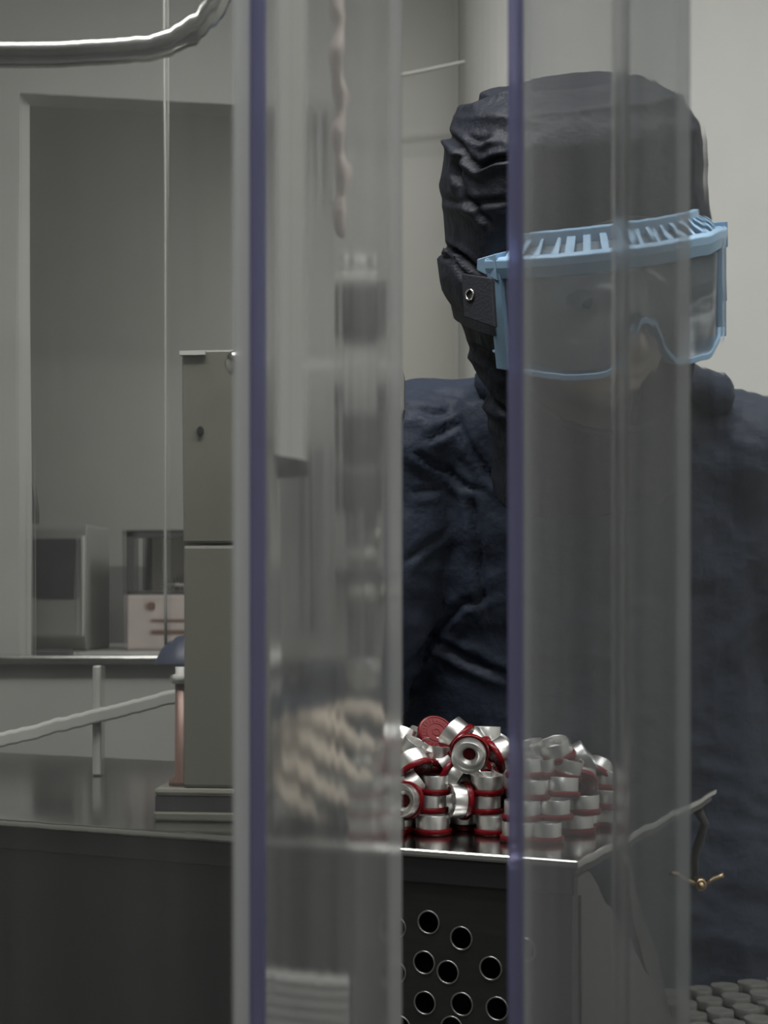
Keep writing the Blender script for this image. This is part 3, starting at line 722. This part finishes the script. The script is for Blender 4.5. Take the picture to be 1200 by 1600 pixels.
for v in me.vertices:
    w = v.co.copy()
    n1 = ridged(Vector((w.x * 1.0, w.y, w.z * 1.1)), 13.0, 1.7); n2 = ridged(Vector((w.x + w.z * 0.5, w.y, w.z * 1.3)), 29.0, 5.2); n3 = mn.noise(w * 7)
    k = 0.35 if (w.y < -0.03 and open_face(Vector((w.x * 0.86, w.y, w.z + 0.01)))) else 1.0
    n = Vector((w.x, w.y - 0.02, w.z * 0.3)).normalized()
    a = abs(math.atan2(w.x, -w.y)); bz = 0.030 - 0.05 * max(0, 1.75 - a)      # cloth folded over the strap at the sides
    bul = 0.011 * math.exp(-((a - 1.75) / 0.55) ** 4) * (math.exp(-((w.z - bz) / 0.004) ** 2) if w.z > bz else math.exp(-((w.z - bz) / 0.045) ** 2))
    v.co += n * bul
    v.co += n * k * (0.0032 * (n1 - 0.5) + 0.0014 * (n2 - 0.5) + 0.006 * n3)
me.transform(wk_inv @ HM); me.update()
hf = [([(698, 384), (715, 392), (745, 420), (772, 436)], 0.004, 4), ([(700, 205), (722, 228), (735, 250), (748, 262), (775, 250), (812, 245)], 0.006, 5), ([(735, 215), (752, 222), (765, 212)], 0.003, 4), ([(690, 205), (712, 225), (722, 240), (716, 275), (722, 300)], 0.005, 5),
      ([(722, 300), (750, 330), (768, 350)], 0.004, 6), ([(692, 310), (735, 318), (800, 312)], 0.003, 6), ([(705, 165), (740, 160), (800, 135)], 0.004, 4), ([(698, 385), (730, 402), (752, 425)], 0.005, 4),
      ([(735, 540), (770, 560), (800, 600)], 0.005, 7), ([(740, 590), (765, 625), (800, 650)], 0.005, 6)]
creases(me, hf, OFF, 1.45)
for p in me.polygons: p.use_smooth = True
md = hood.modifiers.new('s', 'SOLIDIFY'); md.thickness = 0.0025; md.offset = -1
bake(hood)
for p in hood.data.polygons: p.use_smooth = True
# hem round the face opening
bm = bmesh.new(); pts = []
for k in range(73):
    t = 2 * math.pi * k / 72; x = 0.082 * math.sin(t); z = -0.040 + (0.101 if math.cos(t) > 0 else 0.073) * math.cos(t)
    rx, ry, cy_ = interp(HT, z); c = min(1, abs(x) / rx) ** (1 / 0.86); y = cy_ - ry * max(0, 1 - c * c) ** 0.5 if False else cy_ - ry * (max(0.0, 1 - c * c) ** 0.5) ** 0.86
    pts.append(wk_inv @ (HM @ Vector((x, y, z))))
tube(bm, pts, 0.0035, 8, caps=False); obj('hood_hem', bm, M_hood, wk, True)
# ---- goggles (in head space)
gg = bpy.data.objects.new('goggles', None); COL.objects.link(gg)
bpy.data.objects.remove(gg)
GA, GB, GY = 0.103, 0.098, -0.016
def gp(ph, z, off=0.0): return Vector(((GA + off) * math.sin(ph), GY - (GB + off) * math.cos(ph), z))
PH = 1.28
def ztop(ph): return 0.040 - 0.004 * abs(ph / PH) ** 2
def zbot(ph):
    a = abs(ph / PH)
    return -0.052 + 0.040 * math.exp(-(ph / 0.17) ** 2) + 0.018 * max(0, a - 0.45) ** 1.2
N = 72; phs = [-PH + 2 * PH * k / N for k in range(N + 1)]
def sweep(bm, sect):
    """sect(ph) -> list of points, closed section swept along the phs"""
    R = [[bm.verts.new(wk_inv @ (HM @ p)) for p in sect(ph)] for ph in phs]; n = len(R[0])
    for A, B in zip(R, R[1:]):
        for k in range(n): bm.faces.new((A[k], A[(k + 1) % n], B[(k + 1) % n], B[k]))
    bm.faces.new(R[0]); bm.faces.new(list(reversed(R[-1])))
bm = bmesh.new()
sweep(bm, lambda ph: [gp(ph, ztop(ph) - 0.011, 0.001), gp(ph, ztop(ph) - 0.011, 0.0045), gp(ph, ztop(ph) - 0.002, 0.0065), gp(ph, ztop(ph) + 0.004, 0.0065), gp(ph, ztop(ph) + 0.006, 0.004), gp(ph, ztop(ph) + 0.006, -0.001)])
sweep(bm, lambda ph: [gp(ph, ztop(ph) + 0.010, -0.021), gp(ph, ztop(ph) + 0.010, -0.014), gp(ph, ztop(ph) + 0.021, -0.0145), gp(ph, ztop(ph) + 0.022, -0.0185), gp(ph, ztop(ph) + 0.018, -0.021)])
sweep(bm, lambda ph: [gp(ph, zbot(ph) - 0.003, -0.014), gp(ph, zbot(ph) - 0.003, 0.0022), gp(ph, zbot(ph) + 0.002, 0.0022), gp(ph, zbot(ph) + 0.002, -0.014)])
for s in (-1, 1):      # side uprights, with a pointed wing on top and a tail below
    e = s * (PH - 0.02)
    def q(ph, z, o_): return wk_inv @ (HM @ gp(ph, z, o_))
    prism(bm, [q(e, zbot(e) - 0.004, -0.012), q(e, ztop(e) + 0.006, -0.012), q(e, ztop(e) + 0.006, 0.006), q(e, zbot(e) - 0.004, 0.004)], (HM.to_3x3() @ (gp(e - s * 0.15, 0) - gp(e, 0))))
    prism(bm, [q(e - s * 0.12, ztop(e) + 0.010, 0.007), q(e + s * 0.14, ztop(e) + 0.004, 0.005), q(e + s * 0.16, ztop(e) - 0.005, 0.005), q(e - s * 0.12, ztop(e) - 0.011, 0.007)], HM.to_3x3() @ Vector((-s * 0.012, 0.006, 0)))
    prism(bm, [q(e - s * 0.15, zbot(e) + 0.004, 0.003), q(e - s * 0.25, zbot(e - s * 0.25) - 0.003, 0.003), q(e + s * 0.10, zbot(e) + 0.008, 0.0), q(e + s * 0.10, zbot(e) + 0.010, 0.0)], HM.to_3x3() @ Vector((-s * 0.012, 0.006, 0)))
gf = obj('goggle_frame', bm, M_gog, wk, bevel=0.0008)
gf['label'] = 'light blue moulded goggle frame'
for k in range(17):   # vent ribs
    ph = -1.08 + 2.16 * k / 16; w_ = 0.022
    bm = bmesh.new()
    pts = [gp(ph - w_, ztop(ph) + 0.005, 0.001), gp(ph + w_, ztop(ph) + 0.005, 0.001), gp(ph + w_, ztop(ph) + 0.017, -0.0155), gp(ph - w_, ztop(ph) + 0.017, -0.0155)]
    prism(bm, [wk_inv @ (HM @ p) for p in pts], HM.to_3x3() @ Vector((0, 0.001, -0.003))); obj('vent_rib', bm, M_gog, gf)
bm = bmesh.new(); sweep(bm, lambda ph: [gp(ph, ztop(ph) + 0.001, 0.0), gp(ph, ztop(ph) + 0.012, -0.0165), gp(ph, ztop(ph) + 0.010, -0.018), gp(ph, ztop(ph) - 0.001, -0.002)])
obj('vent_membrane', bm, M_gogd, gf)
M_lens = strip_mat('goggle_lens', 0.11, (0.90, 0.94, 0.97), 0.0, 0.0, 0.0, streak=0.2, gloss=0.9, hcol=(0.6, 0.75, 0.9))
bm = bmesh.new(); sweep(bm, lambda ph: [gp(ph, zbot(ph), -0.0012), gp(ph, zbot(ph), 0.0), gp(ph, ztop(ph) - 0.003, 0.0025), gp(ph, ztop(ph) - 0.003, 0.0013)])
obj('lens', bm, M_lens, gf, True)
# strap round the hood
bm = bmesh.new(); R = []
for k in range(81):
    ph = PH - 0.06 + (2 * math.pi - 2 * PH + 0.12) * k / 80
    def sp(z, g):
        p = hood_pt(ph, z, g); q_ = gp(ph, z, g); w_ = min(1, max(0, (min(k, 80 - k)) / 9.0)); return q_.lerp(p, w_)
    R.append([bm.verts.new(wk_inv @ (HM @ p)) for p in (sp(-0.020, 0.004), sp(-0.020, 0.0055), sp(0.018, 0.0055), sp(0.018, 0.004))])
for A, B in zip(R, R[1:]):
    for k in range(4): bm.faces.new((A[k], A[(k + 1) % 4], B[(k + 1) % 4], B[k]))
st = obj('goggle_strap', bm, M_strap, wk)
# square tab with the eyelet, at the photograph's left temple
c0, cx_, cz_ = P(729, 428, 1.232), P(776, 436, 1.208), P(733, 496, 1.232)
ex = (cx_ - c0); ez = (cz_ - c0); nrm = ex.cross(ez).normalized()
if nrm.y > 0: nrm = -nrm
bm = bmesh.new(); c0 = c0 + nrm * 0.006
prism(bm, [wk_inv @ p for p in (c0, c0 + ex, c0 + ex + ez * 1.1, c0 + ez)], -nrm * 0.004); tab = obj('strap_tab', bm, M_strap, st, bevel=0.0008)
ctr = c0 + ex * 0.27 + ez * 0.46
Mq = Matrix.Translation(wk_inv @ (ctr + nrm * 0.001)) @ Vector((0, 0, 1)).rotation_difference(nrm).to_matrix().to_4x4()
bm = bmesh.new(); lathe(bm, [(0.0040 + 0.0009 * math.cos(a), 0.0009 * math.sin(a)) for a in [2 * math.pi * k / 10 for k in range(10)]], 28, Mq, closed=True)
e = obj('eyelet', bm, M_chrome, st, True); e['label'] = 'bright metal ring eyelet'
# collar of the coverall
bm = bmesh.new(); pts = []
for k in range(49):
    t = 2 * math.pi * k / 48; pts.append(wk_inv @ Vector((cx + 0.010 + 0.112 * math.sin(t), 1.535 - 0.085 * math.cos(t), 1.490 + 0.012 * math.sin(3 * t) - 0.012 * math.cos(t))))
tube(bm, pts, [0.019 + 0.004 * math.sin(5 * k) for k in range(49)], 12, caps=False); obj('collar', bm, M_cloth, wk, True)

# ------------------------------------------------------------------ the caps
SHELL = [(0.0128, 0.0), (0.0128, 0.0098), (0.0126, 0.0102), (0.0123, 0.0100), (0.0122, 0.0032), (0.0119, 0.0028), (0.0082, 0.0028), (0.0080, 0.0044), (0.0072, 0.0046), (0.0066, 0.0040), (0.0048, 0.0020), (0.0045, 0.0016), (0.0045, 0.0)]
LID = [(0, 0.0024), (0.0018, 0.0024), (0.0020, 0.0020), (0.0040, 0.0020), (0.0043, 0.0014), (0.0044, -0.0002), (0.0142, -0.0002), (0.0147, -0.0009), (0.0147, -0.0036), (0.0141, -0.0045), (0.0128, -0.0047), (0.0124, -0.0043), (0.0085, -0.0043), (0.0083, -0.0047), (0.0073, -0.0047), (0.0071, -0.0043), (0.0036, -0.0043), (0.0034, -0.0047), (0.0024, -0.0047), (0.0022, -0.0043), (0, -0.0043)]
def shift(pf, dz): return [(r, z + dz) for r, z in pf]
DZ = -0.0027
PR = None
ncap = 0
def cap_proto():
    t = empty('vial_cap')
    bm = bmesh.new(); lathe(bm, shift(SHELL, DZ), 36, closed=True); obj('aluminium_shell', bm, M_alu, t, True)
    bm = bmesh.new(); lathe(bm, shift(LID, DZ), 36); 
    rr = random.Random(3)   # embossed marks round the underside
    for k in range(22):
        a = 2 * math.pi * k / 22; M_ = Matrix.Rotation(a, 4, 'Z'); h_ = rr.uniform(0.0006, 0.0016)
        box(bm, 0.0103 - h_, 0.0103 + h_, -0.0006, 0.0005, -0.0047 + DZ, -0.0042 + DZ, M_)
    obj('red_lid', bm, M_red, t, True)
    for c in t.children: c.data.set_sharp_from_angle(angle=math.radians(40))
    return t
PR = cap_proto()
def place_cap(pos, axis, label, group):
    global ncap
    if ncap == 0: t = PR
    else:
        t = PR.copy(); COL.objects.link(t)
        for ch in PR.children:
            c = ch.copy(); COL.objects.link(c); c.parent = t
    ncap += 1
    ax = Vector(axis).normalized()
    t.rotation_mode = 'QUATERNION'; t.rotation_quaternion = Vector((0, 0, 1)).rotation_difference(ax) @ Quaternion((0, 0, 1), random.uniform(0, 6.28)); t.location = pos
    tag(t, label, 'cap', group)
    return t
GRP = 'red rimmed aluminium vial caps in the pile'
def ax(r, u, t): return (r, -t, u)
UP = (0, 0, 1)
zl0 = ZT + 0.0075
LV = 0.0146
man = [  # px, py(or level), depth, axis, label
    (676, 0, 1.160, UP, 'upright cap in the front bottom row directly under the two stacked caps at left'),
    (771, 0, 1.158, UP, 'upright cap in the front bottom row at the right edge of the clear gap'),
    (724, 0, 1.187, UP, 'upright cap set back in the bottom row between the two front stacks'),
    (626, 0, 1.176, UP, 'upright cap at the left end of the front bottom row beside the strip'),
    (671, 1, 1.172, UP, 'middle cap of the left upright stack in the clear gap'),
    (677, 2, 1.172, (0.03, -0.05, 1), 'open topmost cap of the left upright stack in the clear gap'),
    (757, 1, 1.168, UP, 'middle cap of the right upright stack in the clear gap'),
    (759, 2, 1.168, (0.02, -0.06, 1), 'open topmost cap of the right upright stack in the clear gap'),
    (716, 1251, 1.163, ax(-0.93, 0.06, 0.36), 'cap lying on its side between the two upright stacks with red rim right'),
    (630, 1251, 1.150, ax(-0.45, 0.12, 0.85), 'cap beside the left strip with its open inside turned to the front'),
    (733, 1179, 1.158, ax(-0.16, -0.28, 0.95), 'tilted cap facing front with red button showing in its middle'),
    (712, 1149, 1.188, ax(-0.72, 0.62, -0.25), 'tilted cap at the very top of the pile with red rim lower right'),
    (678, 1150, 1.205, ax(-0.25, -0.52, -0.80), 'cap showing its whole embossed red face at the top of the pile'),
    (757, 1150, 1.215, (0.02, 0.06, 1), 'nearly level cap at the upper right of the pile with red rim below'),
    (627, 1157, 1.205, ax(0.3, 0.85, -0.4), 'cap at the upper left of the pile half behind the strip edge'),
    (648, 1174, 1.180, ax(0.50, 0.86, 0.15), 'cap leaning right at the upper left with red rim lower left'),
    (683, 1174, 1.186, (0.10, -0.20, 0.98), 'open cap just below the embossed red face'),
    (645, 1194, 1.170, ax(-0.42, 0.80, -0.42), 'cap tipped back at left with red rim sloping to the front'),
    (672, 1203, 1.190, ax(-0.08, 0.80, -0.60), 'cap tipped back above the left stack with its red face forward'),
    (693, 1193, 1.186, ax(-0.72, -0.45, 0.35), 'small looking cap between the piles with red rim upper right'),
    (712, 1215, 1.176, ax(0.80, -0.42, 0.42), 'tilted open cap right of the left stack with its red rim on the left'),
    (640, 1226, 1.170, ax(0.72, 0.55, -0.2), 'cap leaning against the left stack with red rim down to the left'),
    (762, 1207, 1.187, ax(0.30, 0.68, 0.62), 'bowl like open cap resting on the top of the right stack'),
    (733, 1213, 1.205, ax(-0.8, 0.3, 0.1), 'cap half hidden behind the right stack with red rim showing'),
    (779, 1179, 1.190, ax(0.80, 0.36, -0.3), 'cap leaning right beside the strip edge with red rim on its left'),
    (789, 1196, 1.195, ax(0.55, 0.75, 0.2), 'pale cap at the right edge of the gap below the leaning cap'),
    (792, 1217, 1.180, (0.15, -0.25, 0.95), 'open cap cut by the right strip edge level with the stack tops'),
    (792, 1243, 1.185, ax(0.6, 0.4, -0.6), 'cap with red face turned left beside the right stack'),
    (737, 1163, 1.200, ax(-0.55, 0.75, -0.35), 'silver cap behind the one facing front with red rim on the right'),
    (652, 1161, 1.225, ax(0.6, 0.7, 0.2), 'small tip of a cap left of the embossed red face'),
    (700, 1243, 1.200, (0.1, 0.05, 1), 'cap in the dark space behind the sideways cap'),
    (770, 1167, 1.225, ax(0.3, 0.8, -0.5), 'cap with red rim tucked under the level cap at upper right'),
]
taken = []
for px, py, d_, a_, lb in man:
    p = P(px, py, d_) if py > 10 else Vector((P(px, 0, d_).x, d_, zl0 + LV * py))
    place_cap(p, a_, lb.replace('cap', 'aluminium cap', 1), GRP); taken.append(p)
rnd = random.Random(11)
def fits(p, dmin=0.0185):
    return all((p - q).length > dmin for q in taken)
# rest of the pile: left behind the blurred strip, right behind the clear strip, and the core behind
right_man = [(812, 0, 1.125, UP), (853, 0, 1.122, UP), (815, 1, 1.130, UP), (866, 1, 1.135, UP), (900, 0, 1.165, UP), (910, 1, 1.165, UP), (951, 0, 1.200, UP), (953, 1, 1.195, (0.05, 0, 1)), (951, 2, 1.198, (0.1, 0, 1)),
             (827, 2, 1.140, (0.06, 0, 1)), (876, 2, 1.150, (0.05, 0.1, 1)), (820, 3, 1.150, (-0.03, 0, 1)), (868, 1172, 1.16, ax(-0.2, 0.9, 0.2)), (907, 1186, 1.18, ax(0.75, 0.5, 0.1)), (884, 1197, 1.16, ax(0.3, 0.9, 0.1)), (932, 1208, 1.20, ax(0.4, 0.6, -0.6)), (905, 1218, 1.175, ax(0.1, 0.6, -0.8)), (825, 1176, 1.17, ax(-0.3, 0.9, 0.1)), (843, 1195, 1.155, ax(0.0, 1.0, 0.2))]
for px, py, d_, a_ in right_man:
    p = P(px, py, d_) if py > 10 else Vector((P(px, 0, d_).x, d_, zl0 + LV * py))
    place_cap(p, a_, 'aluminium vial cap with red rim in the pile behind the right clear strip', GRP); taken.append(p)
left_man = [(572, 0, 1.146, UP), (606, 0, 1.155, UP), (574, 1, 1.148, UP), (609, 1, 1.160, UP), (578, 2, 1.152, (0, -0.1, 1)), (607, 2, 1.165, (0.05, 0, 1)), (585, 1190, 1.175, ax(-0.2, 0.8, 0.5)), (610, 1187, 1.19, ax(0.3, 0.8, 0.4)), (600, 1172, 1.20, ax(0.1, 1, 0))]
for px, py, d_, a_ in left_man:
    p = P(px, py, d_) if py > 10 else Vector((P(px, 0, d_).x, d_, zl0 + LV * py))
    place_cap(p, a_, 'aluminium vial cap with red rim in the pile behind the blurred left strip', GRP); taken.append(p)
for lev in range(0, 4):
    y = 1.192 + 0.008 * lev
    while y < 1.262 - 0.004 * lev:
        x = -0.022 + 0.010 * lev
        while x < 0.170 - 0.016 * lev:
            p = Vector((x + rnd.uniform(-0.003, 0.003), y + rnd.uniform(-0.003, 0.003), zl0 + LV * lev))
            if fits(p, 0.0225):
                tl = 0.02 if lev == 0 else 0.12
                place_cap(p, (rnd.uniform(-tl, tl), rnd.uniform(-tl, tl), 1), 'aluminium vial cap with red rim deep inside the middle of the pile', GRP); taken.append(p)
            x += 0.0292
        y += 0.0288

# ------------------------------------------------------------------ grey stoppers on a side cart
ct = empty('side_cart', (0, 0, 0), 'low steel side cart with a tray top to the right of the worktable', 'cart')
CM = Matrix.Translation((0.345, 1.50, 0.0)) @ Matrix.Rotation(math.radians(24), 4, 'Z')
ZS = 0.868
bm = bmesh.new(); box(bm, -0.11, 0.13, -0.10, 0.085, ZS - 0.006, ZS, CM); obj('tray_top', bm, M_dark, ct, bevel=0.001)
for (x, y) in ((-0.10, -0.09), (0.12, -0.09), (-0.10, 0.075), (0.12, 0.075)):
    bm = bmesh.new(); box(bm, x - 0.008, x + 0.008, y - 0.008, y + 0.008, 0, ZS - 0.006, CM); obj('leg', bm, M_dark, ct)
sp = None; ns = 0
def stopper(p, lab):
    global sp, ns
    if sp is None:
        bm = bmesh.new(); lathe(bm, [(0, 0), (0.0085, 0), (0.0085, 0.010), (0.0138, 0.0105), (0.0142, 0.012), (0.0142, 0.0175), (0.0135, 0.0188), (0.0060, 0.0190), (0.0052, 0.0186), (0, 0.0186)], 30)
        sp = obj('rubber_stopper', bm, M_stop, None, True); sp.data.set_sharp_from_angle(angle=math.radians(40)); o = sp
    else: o = sp.copy(); COL.objects.link(o)
    o.location = p; tag(o, lab, 'stopper', 'grey stoppers on the side cart'); ns += 1
for j in range(5):
    for i in range(7):
        q = CM @ Vector((-0.094 + 0.0325 * i + (0.016 if j % 2 else 0), 0.066 - 0.038 * j, ZS))
        px = 600 + F * q.x / q.y; py = HOR - F * (q.z + 0.018 - CAMZ) / q.y
        if px < 1235 and py < 1625 and (q - C).dot(U) < -0.02 or (px < 1235 and py < 1625 and (q - C).dot(V) > 0.31):
            stopper(q, 'grey rubber stopper standing in rows on the side cart')

# ------------------------------------------------------------------ strip curtain
M_A = strip_mat('strip_clear', 0.042, (0.90, 0.905, 0.90), 0.02, 1.0, 0.22, streak=0.25, ior=1.1, edge=0.55, hw=0.0752, ew=0.0125)
M_B = strip_mat('strip_blurred', 0.175, (0.82, 0.825, 0.82), 0.17, 1.0, 0.5, streak=0.40, ior=1.2, edge=0.16, hw=0.0398)
M_C = strip_mat('strip_hazy', 0.150, (0.75, 0.76, 0.765), 0.040, 1.0, 0.22, streak=0.35, ior=1.1, edge=0.14, hw=0.0395)
M_D = strip_mat('strip_faint', 0.036, (0.92, 0.925, 0.925), 0.03, 1.0, 0.2, streak=0.4, ior=1.1, edge=0.05, hw=0.0595)
M_edge = strip_mat('strip_edge_blue', 0.38, (0.55, 0.55, 0.72), 0.2, 0.9, 0.1, streak=0.1, hcol=(0.43, 0.43, 0.62), gloss=0.4)
M_edgec = strip_mat('strip_edge_clear', 0.10, (0.9, 0.9, 0.9), 0.2, 0.9, 0.2, streak=0.2)
ZR = 2.36
def strip(px, dd, hw, rot, m, label, left=None, right=None, lean=0.0):
    t = empty('curtain_strip', (P(px, 0, dd).x, dd, 0), label, 'curtain strip', 'clear plastic curtain strips')
    t.rotation_euler = (0, lean, rot)
    n = 24; th = 0.003
    bm = bmesh.new(); prof = []
    xs_ = [-hw + 2 * hw * k / n for k in range(n + 1)]
    f = lambda x: 0.0008 * math.sin(x * 60) 
    prof = [(x, f(x) - th / 2) for x in xs_] + [(x, f(x) + th / 2) for x in reversed(xs_)]
    prism(bm, [(x, y, 0.06) for x, y in prof], (0, 0, ZR - 0.06)); obj('sheet', bm, m, t)
    for s, me_ in ((-1, left), (1, right)):
        if me_:
            bm = bmesh.new(); x = s * (hw + 0.0006)
            vs = box(bm, x - 0.0036, x + 0.0036, f(s * hw) - 0.0026, f(s * hw) + 0.0026, 0.06, ZR); obj('edge', bm, me_, t, bevel=0.0012)
    return t
strip(144, 0.70, 0.075, 0.0, M_A, 'widest clear strip at the far left with blue right edge', right=M_edge)
strip(499, 0.72, 0.0395, math.radians(12), M_B, 'blurred milky strip left of the clear gap', right=None)
strip(942, 0.70, 0.039, math.radians(-10), M_C, 'hazy strip right of the gap with blue left edge hanging over the face', left=M_edge)
strip(1180, 0.68, 0.059, 0.0, M_D, 'faint clear strip at the far right', left=M_edgec, lean=0.0)
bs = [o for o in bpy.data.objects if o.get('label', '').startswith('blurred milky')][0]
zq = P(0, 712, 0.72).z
bm = bmesh.new(); prism(bm, [(-0.0235, -0.0040, zq), (-0.0040, -0.0034, zq - 0.003), (-0.0040, -0.0034, ZR), (-0.0235, -0.0040, ZR)], (0, 0.0004, 0)); obj('painted_light_band', bm, strip_mat('painted_light_band', 0.8, (1, 1, 1), 0.1, 0.0, 0.0, streak=0.25, gloss=0.0, hcol=(0.85, 0.86, 0.83), band=(-0.0138, 0.0095)), bs)  # milky band painted on the strip in place of a bright streak of light
bm = bmesh.new(); box(bm, -0.6, 0.6, 0.66, 0.75, ZR, ZR + 0.03); box(bm, -0.5, -0.46, 0.69, 0.72, ZR + 0.03, ZC); box(bm, 0.46, 0.5, 0.69, 0.72, ZR + 0.03, ZC)
tag(obj('curtain_rail', bm, M_steel, bevel=0.002), 'steel rail from which the plastic strips hang', 'rail')
